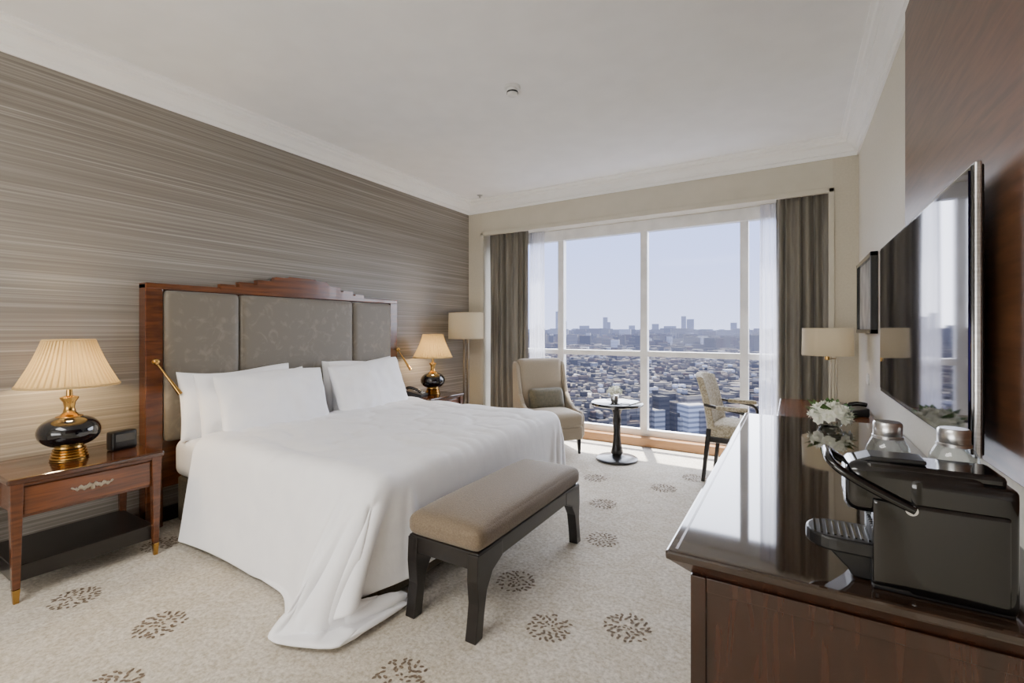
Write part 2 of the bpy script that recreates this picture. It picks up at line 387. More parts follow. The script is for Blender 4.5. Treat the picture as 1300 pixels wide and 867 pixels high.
def sst(a,b,x):
    t=max(0,min(1,(x-a)/(b-a))); return t*t*(3-2*t)
def duvet():
    x0,x1=-3.20,BX1+0.47; y0,y1=BY0-0.58,BY1+0.50; st=0.024
    nx=int((x1-x0)/st); ny=int((y1-y0)/st)
    v=[];f=[]
    for i in range(nx+1):
        for j in range(ny+1):
            a=i/nx; b=j/ny
            ya=y0-0.06*a*a+0.02*math.sin(a*7)
            x=x0+(x1-x0)*a; y=ya+(y1-ya)*b
            v.append((x,y,0.635+0.012*noise.noise(Vector((x*4,y*4,0)))))
    for i in range(nx):
        for j in range(ny):
            a=i*(ny+1)+j; f.append((a,a+ny+1,a+ny+2,a+1))
    me=bpy.data.meshes.new('duvet_src'); me.from_pydata(v,[],f); src=bpy.data.objects.new('duvet_src',me); COL.objects.link(src)
    cols=[]
    def coll(name,b,bev):
        o=box(name,*b,None,None,0)
        if bev:
            q=o.modifiers.new('b','BEVEL'); q.width=bev; q.segments=4
        o.modifiers.new('Collision','COLLISION'); o.collision.thickness_outer=0.012; o.collision.cloth_friction=25; o.collision.damping=0.5
        cols.append(o)
    coll('c1',(BX0,BX1,BY0,BY1,0.03,0.60),0.05); coll('c2',(-5,2,-1,5,-0.3,0.0),0)
    cm=src.modifiers.new('Cloth','CLOTH'); cs=cm.settings
    cs.quality=6; cs.mass=0.35; cs.tension_stiffness=15; cs.compression_stiffness=10; cs.shear_stiffness=5; cs.bending_stiffness=1.0; cs.air_damping=1.5
    cm.collision_settings.distance_min=0.012; cm.collision_settings.collision_quality=3; cm.collision_settings.use_self_collision=False
    cm.point_cache.frame_start=1; cm.point_cache.frame_end=60
    S.frame_start=1; S.frame_end=60
    for fr in range(1,50): S.frame_set(fr)
    dg=bpy.context.evaluated_depsgraph_get(); ev=src.evaluated_get(dg)
    me2=bpy.data.meshes.new_from_object(ev); me2.name='duvet'
    for o in [src]+cols: bpy.data.objects.remove(o,do_unlink=True)
    S.frame_set(1)
    for q in me2.vertices:
        c=q.co; hang=max(0,min(1,(0.60-c.z)/0.60))
        w=sst(-2.15,-1.75,c.x)*hang**1.15
        if c.y<1.60:
            c.y-=0.24*w
            c.x-=0.12*w*sst(-2.0,-1.5,c.x)
        if c.y<1.52: c.y-=0.09*hang*(1-w)
        if c.x>-1.575 and c.z<0.56: c.x=-1.575+(c.x+1.575)*0.15
        if 1.50<c.y<2.74 and c.x>-1.56 and c.z<0.5: c.x=-1.56-0.008*random.random()
        c.z=max(c.z,0.006)
        if c.z>0.57:
            p=Vector((c.x*3,c.y*3,4))
            g=noise.noise(p)
            fold=abs(noise.noise(Vector((c.x*2.2+c.y*1.6,c.y*5.0-c.x*1.5,2))))
            fold2=abs(noise.noise(Vector((c.x*5.5-c.y*2.5,c.y*2.4+c.x,9))))
            c.z+=0.016+0.012*g-0.030*max(0,0.16-fold)/0.16*0.5-0.022*max(0,0.12-fold2)/0.12*0.45
    me2.materials.clear()
    o=obj('duvet',me2,M['white'],bed,True)
    sd=o.modifiers.new('sol','SOLIDIFY'); sd.thickness=0.02; sd.offset=1.0
    ss=o.modifiers.new('ss','SUBSURF'); ss.levels=1; ss.render_levels=1
duvet()
# ---------------------------------------------------------------- bench
bn=empty('upholstered_bench')
bx0,bx1,by0,by1=-1.53,-1.12,1.59,2.68
puff('seat_cushion',((bx0+bx1)/2,(by0+by1)/2,0.415),(bx1-bx0,by1-by0,0.10),0.04,M['taupe'],bn,2,0.026,cuts=18)
box('apron',bx0+0.01,bx1-0.01,by0+0.01,by1-0.01,0.29,0.368,M['espresso'],bn,0.006)
for yy,s in ((by0,1),(by1,-1)):
    pr=[(yy+s*0.005,0.36),(yy+s*0.0,0.25),(yy+s*0.01,0.15),(yy-s*0.005,0.05),(yy-s*0.015,0.0),(yy+s*0.04,0.0),(yy+s*0.055,0.1),(yy+s*0.075,0.19),(yy+s*0.12,0.255),(yy+s*0.20,0.29),(yy+s*0.20,0.36)]
    for xa in (bx0+0.008,bx1-0.063):
        prism('leg',pr,'X',xa,xa+0.055,M['espresso'],bn,0.004)

# ---------------------------------------------------------------- nightstands
def nightstand(y0,y1):
    e=empty('nightstand')
    x0,x1=XL+0.025,-3.15
    box('top',x0,x1,y0,y1,0.572,0.60,M['dtop'],e,0.008)
    box('top_lip',x0,x1-0.012,y0+0.012,y1-0.012,0.558,0.573,M['wood'],e,0.004)
    box('case',x0+0.02,x1-0.035,y0+0.045,y1-0.045,0.40,0.56,M['wood'],e,0.004)
    box('drawer',x1-0.04,x1-0.025,y0+0.06,y1-0.06,0.415,0.548,M['woodh'],e,0.004)
    yc=(y0+y1)/2
    for k in range(-5,6):
        r=0.016-0.0022*abs(k)
        q=puff('carved_ornament',(x1-0.023,yc+k*0.016,0.482+0.008*(k%2)),(0.009,0.018,2*r),0.004,M['pole'],e,0,0,cuts=4); q.rotation_euler=(0.8*(1 if k>0 else -1 if k<0 else 0),0,0)
    for yy in (y0+0.035,y1-0.035):
        for xx in (x0+0.03,x1-0.03):
            leg('leg',xx,yy,0.07,0.575,0.014,0.024,M['wood'],e); leg('brass_foot',xx,yy,0.0,0.07,0.010,0.0145,M['gold'],e)
    box('shelf',x0+0.02,x1-0.05,y0+0.03,y1-0.03,0.09,0.17,M['espresso'],e,0.004)
    return e
nightstand(0.65,1.29); nightstand(3.63,4.19)

def bedside_lamp(x,y,z):
    e=empty('table_lamp',(x,y,z))
    pf=[(0.080,0)]
    for k in range(4):
        zz=0.004+k*0.015; r=0.080-0.004*k
        pf+=[(r,zz),(r+0.003,zz+0.005),(r,zz+0.010),(r-0.006,zz+0.0125)]
    pf+=[(0.060,0.070),(0.03,0.074)]
    lathe('foot',pf,(0,0,0),M['gold'],e)
    gl=[(0.04,0.066)]+[(0.134*math.cos(a)**0.8,0.150+0.086*math.sin(a)) for a in [math.radians(t) for t in range(-72,73,9)]]+[(0.04,0.236)]
    lathe('ceramic_body',gl,(0,0,0),M['glossceramic'],e)
    nk=[(0.060,0.226),(0.057,0.234),(0.040,0.240),(0.027,0.255),(0.022,0.28),(0.027,0.31),(0.040,0.330),(0.040,0.338),(0.014,0.345),(0.012,0.40)]
    lathe('brass_neck',nk,(0,0,0),M['gold'],e)
    v=[];f=[];seg=240;rows=8
    for i in range(rows+1):
        t=i/rows; r=0.214*(1-t)+0.108*t-0.008*math.sin(math.pi*t); zz=0.40+0.25*t
        for j in range(seg):
            a=2*math.pi*j/seg; rr=r+0.0038*(1 if j%5<2 else -1)
            v.append((rr*math.cos(a),rr*math.sin(a),zz))
    for i in range(rows):
        for j in range(seg):
            k=(j+1)%seg; f.append((i*seg+j,i*seg+k,(i+1)*seg+k,(i+1)*seg+j))
    mesh('pleated_shade',v,f,M['shade'],e)
    lathe('shade_trim',[(0.216,0.398),(0.219,0.403),(0.215,0.41)],(0,0,0),M['shade'],e,60,closed=False)
    lathe('shade_trim_top',[(0.108,0.645),(0.112,0.650),(0.108,0.655)],(0,0,0),M['shade'],e,60,closed=False)
    L=bpy.data.lights.new('bulb','POINT'); L.energy=BULB; L.color=(1.0,0.72,0.38); L.shadow_soft_size=0.035
    lo=bpy.data.objects.new('bulb',L); COL.objects.link(lo); lo.parent=e; lo.location=(0,0,0.46)
    return e
BULB=13
bedside_lamp(-3.42,0.945,0.60); bedside_lamp(-3.40,3.95,0.60)

ck=empty('alarm_clock',(-3.42,1.18,0.60),0.15)
puff('case',(0,0,0.055),(0.07,0.13,0.11),0.012,M['blackm'],ck,0,0,cuts=6)
box('display',0.0345,0.037,-0.05,0.05,0.05,0.095,M['black'],ck,0.001)
ph=empty('telephone',(-3.42,3.72,0.60),0.3)
prism('body',[(-0.10,0),(0.09,0),(0.09,0.025),(-0.10,0.07)],'Y',-0.09,0.09,M['blackm'],ph,0.008)
tube('handset',[(-0.09,-0.06,0.085),(-0.07,-0.06,0.105),(0.03,-0.06,0.08),(0.07,-0.06,0.055)],0.016,M['black'],ph)
for i in range(4):
    for j in range(3):
        x=-0.04+i*0.028; box('key',x,x+0.018,0.0+j*0.026,0.018+j*0.026,0.05-(x+0.04)*0.24,0.066-(x+0.04)*0.24-0.006,M['plastic'],ph,0.001)

# ---------------------------------------------------------------- floor lamp
fl=empty('floor_lamp',(-3.40,4.56,0))
box('base_plate',-0.13,0.13,-0.13,0.13,0,0.02,M['pole'],fl,0.005)
for dx in (-0.028,0.028): box('stem',dx-0.012,dx+0.012,-0.012,0.012,0.02,1.22,M['pole'],fl,0.002)
box('cross_bar',-0.04,0.04,-0.015,0.015,1.20,1.23,M['pole'],fl)
lathe('drum_shade',[(0.215,1.195),(0.21,1.51)],(0,0,0),M['drum'],fl,64,closed=False)
lathe('shade_ring',[(0.21,1.505),(0.212,1.512),(0.206,1.512)],(0,0,0),M['pole'],fl,64,closed=False)
cyl('socket',(0,0,1.22),0.02,0.1,M['gold'],fl)
L=bpy.data.lights.new('bulb','POINT'); L.energy=2; L.color=(1,0.85,0.68); L.shadow_soft_size=0.04
lo=bpy.data.objects.new('bulb',L); COL.objects.link(lo); lo.parent=fl; lo.location=(0,0,1.38)

# ---------------------------------------------------------------- armchair (local front = -Y)
ac=empty('armchair',(-2.28,4.56,0),math.radians(50)); ac.scale=(0.88,0.95,0.97)
puff('seat_base',(0,-0.02,0.235),(0.60,0.60,0.15),0.03,M['chairfab'],ac,2,0.0)
puff('seat_cushion',(0,-0.06,0.375),(0.56,0.60,0.15),0.045,M['chairfab'],ac,2,0.02)
puff('backrest',(0,0.27,0.68),(0.60,0.12,0.66),0.045,M['chairfab'],ac,1,0.02,rot=(-0.14,0,0))
side=[(0.30,0.16),(-0.24,0.16),(-0.27,0.20),(-0.27,0.40),(-0.22,0.45),(-0.06,0.47),(0.06,0.52),(0.15,0.62),(0.20,0.76),(0.245,0.93),(0.28,0.975),(0.345,0.975),(0.375,0.95),(0.36,0.6),(0.33,0.3)]
for x in (-0.345,0.285):
    o=prism('side_wing',side,'X',x,x+0.06,M['chairfab'],ac,0.022); o.modifiers['bev'].segments=4
puff('lumbar_pillow',(0.02,0.12,0.55),(0.46,0.11,0.26),0.05,M['olive'],ac,1,0.025,rot=(-0.3,0,0))
for x in (-0.27,0.27):
    leg('leg',x,-0.25,0,0.17,0.012,0.022,M['espresso'],ac,0,-0.015)
    leg('leg',x,0.26,0,0.17,0.012,0.022,M['espresso'],ac,0,0.04)

# ---------------------------------------------------------------- side table
st=empty('pedestal_table',(-1.52,4.56,0))
lathe('base',[(0.19,0),(0.205,0.006),(0.205,0.022),(0.19,0.03),(0.10,0.038),(0.06,0.05),(0.045,0.06)],(0,0,0),M['espresso'],st,64)
lathe('column',[(0.045,0.05),(0.062,0.08),(0.05,0.12),(0.038,0.20),(0.035,0.30),(0.042,0.40),(0.036,0.46),(0.05,0.50),(0.06,0.52),(0.10,0.545)],(0,0,0),M['espresso'],st,48)
lathe('top',[(0.20,0.54),(0.245,0.548),(0.255,0.556),(0.255,0.572),(0.248,0.578)],(0,0,0),M['black'],st,64)
def bouquet(e,c,R,n,pr,seed,leaves=8):
    rnd=random.Random(seed)
    for i in range(n):
        t=(i+0.5)/n; a=i*2.4; zz=1-t*1.15; rr=math.sqrt(max(0,1-zz*zz)) if abs(zz)<1 else 0
        p=(c[0]+R*rr*math.cos(a),c[1]+R*rr*math.sin(a),c[2]+R*zz*0.75)
        bm=bmesh.new()
        for layer in range(3):
            m=5+layer
            for k in range(m):
                th=2*math.pi*k/m+layer; l=pr*(0.45+0.3*layer); up=pr*(0.7-0.3*layer)
                d=Vector((math.cos(th),math.sin(th),0)); s=Vector((-math.sin(th),math.cos(th),0))
                q=[Vector((0,0,0)),d*l*0.6+s*l*0.45+Vector((0,0,up*0.6)),d*l+Vector((0,0,up)),d*l*0.6-s*l*0.45+Vector((0,0,up*0.6))]
                bm.faces.new([bm.verts.new(x) for x in q])
        nrm=Vector((rr*math.cos(a),rr*math.sin(a),max(zz,0.1))).normalized()
        rot=nrm.to_track_quat('Z','Y').to_matrix().to_4x4()
        bmesh.ops.transform(bm,matrix=rot,verts=bm.verts[:])
        me=bpy.data.meshes.new('flower'); bm.to_mesh(me); bm.free()
        o=obj('flower',me,M['petal'],e); o.location=p
    for i in range(leaves):
        a=rnd.uniform(0,6.28); l=R*1.5
        d=Vector((math.cos(a),math.sin(a),rnd.uniform(-.1,.7))); s=Vector((-math.sin(a),math.cos(a),0))*R*0.32
        b=Vector(c)
        mesh('leaf',[tuple(b+d*R*0.4),tuple(b+d*R*0.95+s),tuple(b+d*l),tuple(b+d*R*0.95-s)],[(0,1,2,3)],M['leaf'],e)
va=empty('flower_vase',(-1.54,4.55,0.578))
lathe('vase',[(0.032,0),(0.038,0.01),(0.042,0.05),(0.038,0.07)],(0,0,0),M['silver'],va,32)
bouquet(va,(0,0,0.10),0.065,16,0.028,3,6)
sm=empty('drink_coaster',(-1.42,4.50,0.578))
lathe('disc',[(0.045,0),(0.045,0.006)],(0,0,0),M['blackm'],sm,32)

# ---------------------------------------------------------------- desk
dk=empty('writing_desk')
dx0,dx1,dy0,dy1=-0.10,XR-0.02,3.42,4.62
box('top',dx0,dx1,dy0,dy1,0.69,0.72,M['woodh'],dk,0.006)
box('edge_trim',dx0-0.004,dx1,dy0-0.004,dy1+0.004,0.672,0.692,M['woodh'],dk,0.004)
box('apron',dx0+0.04,dx1-0.01,dy0+0.04,dy1-0.04,0.60,0.675,M['walnut'],dk,0.004)
for x in (dx0+0.05,dx1-0.05):
    for y in (dy0+0.06,dy1-0.06): leg('leg',x,y,0,0.68,0.016,0.028,M['walnut'],dk)
dl=empty('desk_lamp',(0.225,4.42,0.72))
lathe('base',[(0.075,0),(0.08,0.008),(0.075,0.018),(0.02,0.022)],(0.045,0.03,0),M['pole'],dl,40)
for d in (-0.018,0.018): tube('stem',[(0.045+d,0.03,0.015),(0.045+d,0.03,0.43)],0.006,M['pole'],dl)
tube('arm',[(0.065,0.03,0.36),(0.0,0,0.36)],0.005,M['pole'],dl)
cyl('socket',(0,0,0.35),0.016,0.08,M['gold'],dl)
lathe('drum_shade',[(0.172,0.385),(0.168,0.60)],(0,0,0),M['drum'],dl,64,closed=False)
L=bpy.data.lights.new('bulb','POINT'); L.energy=1.2; L.color=(1,0.85,0.68); L.shadow_soft_size=0.03
lo=bpy.data.objects.new('bulb',L); COL.objects.link(lo); lo.parent=dl; lo.location=(0,0,0.5)
dp=empty('desk_telephone',(0.33,3.95,0.72),0.2)
prism('body',[(-0.09,0),(0.09,0),(0.09,0.06),(-0.09,0.025)],'Y',-0.08,0.08,M['blackm'],dp,0.008)
tube('handset',[(-0.07,-0.05,0.05),(-0.04,-0.05,0.075),(0.04,-0.05,0.092),(0.08,-0.05,0.08)],0.015,M['black'],dp)

# ---------------------------------------------------------------- desk chair
M['patfab']=pm('patterned_chair_fabric',(196,186,162),(156,145,122),scale=(70,70,70),rough=0.8,ramp=(0.46,0.56),detail=1,dist=1.2)
dc=empty('desk_chair',(-0.385,4.52,0),math.radians(86))
puff('seat',(0,-0.02,0.435),(0.50,0.50,0.10),0.035,M['patfab'],dc,2,0.02)
box('seat_rail',-0.245,0.245,-0.26,0.23,0.345,0.395,M['espresso'],dc,0.008)
v=[];f=[];NX,NZ=10,12
for t in (0,1):
    for i in range(NX+1):
        for j in range(NZ+1):
            u=i/NX*2-1; k=j/NZ
            x=u*0.25*(1-0.08*k) ; z=0.44+k*0.48-0.03*u*u*k
            y=0.22+0.10*k**1.4-0.05*u*u+(0.055 if t else 0)
            v.append((x,y,z))
n1=(NX+1)*(NZ+1)
for i in range(NX):
    for j in range(NZ):
        a=i*(NZ+1)+j; f.append((a,a+1,a+NZ+2,a+NZ+1)); f.append((n1+a,n1+a+NZ+1,n1+a+NZ+2,n1+a+1))
for i in range(NX):
    for j in (0,NZ):
        a=i*(NZ+1)+j; f.append((a,a+NZ+1,n1+a+NZ+1,n1+a))
for j in range(NZ):
    for i in (0,NX):
        a=i*(NZ+1)+j; f.append((a,a+1,n1+a+1,n1+a))
o=mesh('backrest',v,f,M['patfab'],dc,True); bevel(o,0.012,3)
for x in (-0.235,0.235):
    leg('back_leg',x,0.22,0,0.46,0.014,0.02,M['espresso'],dc,0,0.05)
    leg('front_leg',x,-0.22,0,0.40,0.013,0.021,M['espresso'],dc,0,-0.01)
    s=1 if x>0 else -1
    xx=x+s*0.02
    tube('arm_frame',[(xx,-0.06,0.40),(xx,-0.09,0.52),(xx,-0.08,0.60),(xx,-0.02,0.625),(xx,0.12,0.64),(x,0.26,0.66)],0.013,M['espresso'],dc)
    puff('arm_pad',(xx,0.04,0.645),(0.05,0.24,0.035),0.014,M['patfab'],dc,2,0.0,cuts=6)

# ---------------------------------------------------------------- dresser
dr=empty('dresser')
X0,X1,Y0,Y1=-0.265,XR-0.002,1.15,3.30
T=0.78
box('top',X0,X1,Y0,Y1,T-0.022,T,M['top'],dr,0.006)
box('top_border',X0+0.02,X0+0.026,Y0+0.02,Y1-0.02,T-0.001,T+0.0006,M['woodh'],dr,0)
a,b,c,d=X0+0.006,X0+0.05,Y0+0.006,Y0+0.05
mz=[(a,c,T-0.022),(X1,c,T-0.022),(X1,Y1-0.006,T-0.022),(a,Y1-0.006,T-0.022),(b,d,T-0.062),(X1,d,T-0.062),(X1,Y1-0.05,T-0.062),(b,Y1-0.05,T-0.062)]
mesh('moulding',mz,[(0,1,2,3),(7,6,5,4),(0,4,5,1),(1,5,6,2),(2,6,7,3),(3,7,4,0)],M['walnut'],dr)
box('carcass',X0+0.055,X1,Y0+0.055,Y1-0.055,0.06,T-0.06,M['walnut'],dr,0.004)
box('plinth',X0+0.08,X1,Y0+0.08,Y1-0.08,0,0.07,M['base'],dr)
for xa,xb in ((X0+0.05,X0+0.085),(X1-0.05,X1)): box('end_stile',xa,xb,Y0+0.045,Y0+0.075,0.04,T-0.065,M['walnut'],dr,0.003)
box('end_rail',X0+0.085,X1-0.05,Y0+0.047,Y0+0.075,T-0.10,T-0.065,M['walnut'],dr,0.003)
box('end_rail',X0+0.085,X1-0.05,Y0+0.047,Y0+0.075,0.06,0.12,M['walnut'],dr,0.003)
for k in range(3):
    ya=Y0+0.08+k*(Y1-Y0-0.16)/3; yb=ya+(Y1-Y0-0.16)/3-0.012
    for z0,z1 in ((0.12,0.40),(0.41,0.70)):
        box('drawer_front',X0+0.045,X0+0.06,ya,yb,z0,z1,M['walnut'],dr,0.004)
        box('drawer_pull',X0+0.025,X0+0.045,(ya+yb)/2-0.06,(ya+yb)/2+0.06,(z0+z1)/2-0.006,(z0+z1)/2+0.006,M['gold'],dr,0.003)

box('trim_5',XR-0.022,XR,-1.2,2.90,0.94,2.835,M['panel'],None,0.003)

# ---------------------------------------------------------------- television
tv=empty('television')
box('bezel',0.392,0.418,1.645,3.12,0.985,1.735,M['black'],tv,0.004)
box('screen',0.389,0.393,1.657,3.108,1.005,1.723,M['screen'],tv,0.0)
box('metal_rim',0.397,0.412,1.638,3.127,0.978,1.742,M['silver'],tv,0.004)
box('wall_mount',0.417,0.459,2.1,2.7,1.2,1.5,M['blackm'],tv,0.004)

pf=empty('framed_picture')
py0,py1,pz0,pz1=3.90,4.72,1.28,1.83
box('mat_board',XR-0.022,XR-0.001,py0+0.02,py1-0.02,pz0+0.02,pz1-0.02,M['art'],pf,0)
for b_ in ((py0,py0+0.03,pz0,pz1),(py1-0.03,py1,pz0,pz1),(py0,py1,pz0,pz0+0.03),(py0,py1,pz1-0.03,pz1)):
    box('frame_bar',XR-0.042,XR-0.001,*b_,M['black'],pf,0.003)
so=empty('light_switch')
box('plate',XR-0.01,XR-0.001,4.32,4.40,0.90,0.98,M['plastic'],so,0.002); box('rocker',XR-0.014,XR-0.008,4.335,4.385,0.915,0.965,M['plastic'],so,0.002)
so=empty('power_outlet')
box('plate',XR-0.01,XR-0.001,1.42,1.56,0.83,0.90,M['plastic'],so,0.002)
for y in (1.455,1.525): cyl('socket',(0,0,0),0.018,0.003,M['blackm'],so,24).matrix_local=Matrix.Translation((XR-0.010,y,0.865))@Matrix.Rotation(-math.pi/2,4,'Y')

fb=empty('flower_bowl',(0.17,3.08,T))
lathe('bowl',[(0.035,0),(0.05,0.006),(0.062,0.03),(0.06,0.04)],(0,0,0),M['glass'],fb,32)
bouquet(fb,(0,0,0.055),0.085,22,0.036,8,26)

# ---------------------------------------------------------------- coffee machine
cm=empty('coffee_machine')
cy0,cy1=1.195,1.325; cyc=(cy0+cy1)/2
cm.location=(-0.012,0,0.0)
puff('body',(0.285,cyc,0.900),(0.16,0.13,0.235),0.014,M['black'],cm,0,0)
puff('brew_head',(0.215,cyc,0.982),(0.22,0.125,0.10),0.022,M['black'],cm,2,0.004)
prism('front_column',[(0.155,0.784),(0.24,0.784),(0.24,0.96),(0.17,0.96),(0.16,0.90)],'Y',cy0+0.012,cy1-0.012,M['blackm'],cm,0.006)
for k in range(7): box('column_rib',0.150,0.158,cy0+0.018+k*0.0135,cy0+0.025+k*0.0135,0.79,0.90,M['blackm'],cm,0.002)
puff('side_panel',(0.25,cy0-0.001,0.88),(0.20,0.008,0.17),0.003,M['black'],cm,1,0.003)
lathe('spout',[(0.012,0),(0.018,0.012),(0.02,0.03)],(0.125,cyc,0.922),M['silver'],cm,24)
pts=[]
for k in range(13):
    a=math.pi/2+math.pi*k/12; pts.append((0.09+0.055*math.cos(a),cyc+0.06*math.sin(a)))
pts=[(0.16,cyc+0.06)]+pts+[(0.16,cyc-0.06)]
prism('drip_tray',pts,'Z',0.838,0.868,M['blackm'],cm,0.005)
for k in range(9): box('tray_grille',0.050+k*0.012,0.0545+k*0.012,cyc-0.042,cyc+0.042,0.867,0.8705,M['black'],cm,0.0)
prism('tray_support',[(0.16,0.784),(0.16,0.84),(0.07,0.84),(0.11,0.80),(0.12,0.784)],'Y',cyc-0.035,cyc+0.035,M['blackm'],cm,0.004)
tube('lever',[(0.215,cy0-0.006,0.955),(0.16,cy0-0.008,0.980),(0.10,cy0-0.006,1.012),(0.078,cy0+0.004,1.03),(0.075,cy0+0.03,1.038),(0.075,cy1-0.03,1.038),(0.078,cy1-0.004,1.03),(0.10,cy1+0.006,1.01),(0.16,cy1+0.006,0.98),(0.215,cy1+0.004,0.955)],0.0085,M['black'],cm)
cyl('pivot',(0,0,0),0.010,0.006,M['silver'],cm,24).matrix_local=Matrix.Translation((0.21,cy0-0.004,0.955))@Matrix.Rotation(math.pi/2,4,'X')
box('lid_seam',0.14,0.35,cy0+0.01,cy1-0.01,1.013,1.036,M['black'],cm,0.008)
prism('capsule_door',[(0.12,1.031),(0.24,1.036),(0.24,1.046),(0.15,1.044)],'Y',cy0+0.03,cy1-0.03,M['blackm'],cm,0.004)
box('base',0.15,0.36,cy0+0.006,cy1-0.006,T,0.79,M['blackm'],cm,0.003)
def jar(x,y):
    e=empty('glass_bottle',(x,y,T))
    lathe('glass_body',[(0.038,0.0),(0.043,0.004),(0.044,0.12),(0.044,0.230),(0.041,0.253),(0.032,0.270),(0.025,0.280)],(0,0,0),M['glass'],e,48,closed=False)
    lathe('base_glass',[(0.041,0.003),(0.041,0.012)],(0,0,0),M['glass'],e,48)
    lathe('metal_cap',[(0.026,0.277),(0.028,0.281),(0.028,0.308),(0.025,0.312)],(0,0,0),M['silver'],e,48)
    lathe('cap_collar',[(0.030,0.273),(0.030,0.279),(0.027,0.281)],(0,0,0),M['silver'],e,48,closed=False)
jar(0.190,1.405); jar(0.302,1.385)

# ---------------------------------------------------------------- ceiling bits
sd=empty('smoke_detector',(-1.65,2.74,ZC))
lathe('base',[(0.055,0),(0.055,-0.012),(0.05,-0.018)],(0,0,0),M['plastic'],sd,40)
lathe('sensor',[(0.036,-0.015),(0.038,-0.03),(0.036,-0.055),(0.028,-0.062)],(0,0,0),M['plastic'],sd,40)
lathe('slot',[(0.039,-0.036),(0.0395,-0.042),(0.039,-0.048)],(0,0,0),M['blackm'],sd,40,closed=False)
sp=empty('ceiling_sprinkler',(-3.33,4.75,ZC))
lathe('rose',[(0.035,0),(0.035,-0.006),(0.012,-0.012),(0.010,-0.03),(0.02,-0.033)],(0,0,0),M['silver'],sp,24)

# unseen fill lights added at the entrance end of the room, behind the camera
cl=empty('ceiling_fill',(-1.8,-1.0,ZC))
box('fill_housing',-1.03,1.03,-0.63,0.63,-0.05,-0.001,M['plastic'],cl,0.01)
A=bpy.data.lights.new('fill_panel','AREA'); A.shape='RECTANGLE'; A.size=2.0; A.size_y=1.2; A.energy=95; A.color=(1.0,0.97,0.93)
ao=bpy.data.objects.new('fill_panel',A); COL.objects.link(ao); ao.parent=cl; ao.location=(0,0,-0.055)
wl=empty('wall_fill',(-1.6,YB,1.35))  # second added fill panel, brightens the ceiling and bed front
box('fill_housing',-1.23,1.23,0.001,0.05,-0.93,0.93,M['plastic'],wl,0.01)
A=bpy.data.lights.new('fill_panel','AREA'); A.shape='RECTANGLE'; A.size=2.4; A.size_y=1.8; A.energy=120; A.color=(1.0,0.98,0.95)
ao=bpy.data.objects.new('fill_panel',A); COL.objects.link(ao); ao.parent=wl; ao.location=(0,0.055,0); ao.rotation_euler=(math.radians(105),0,0)

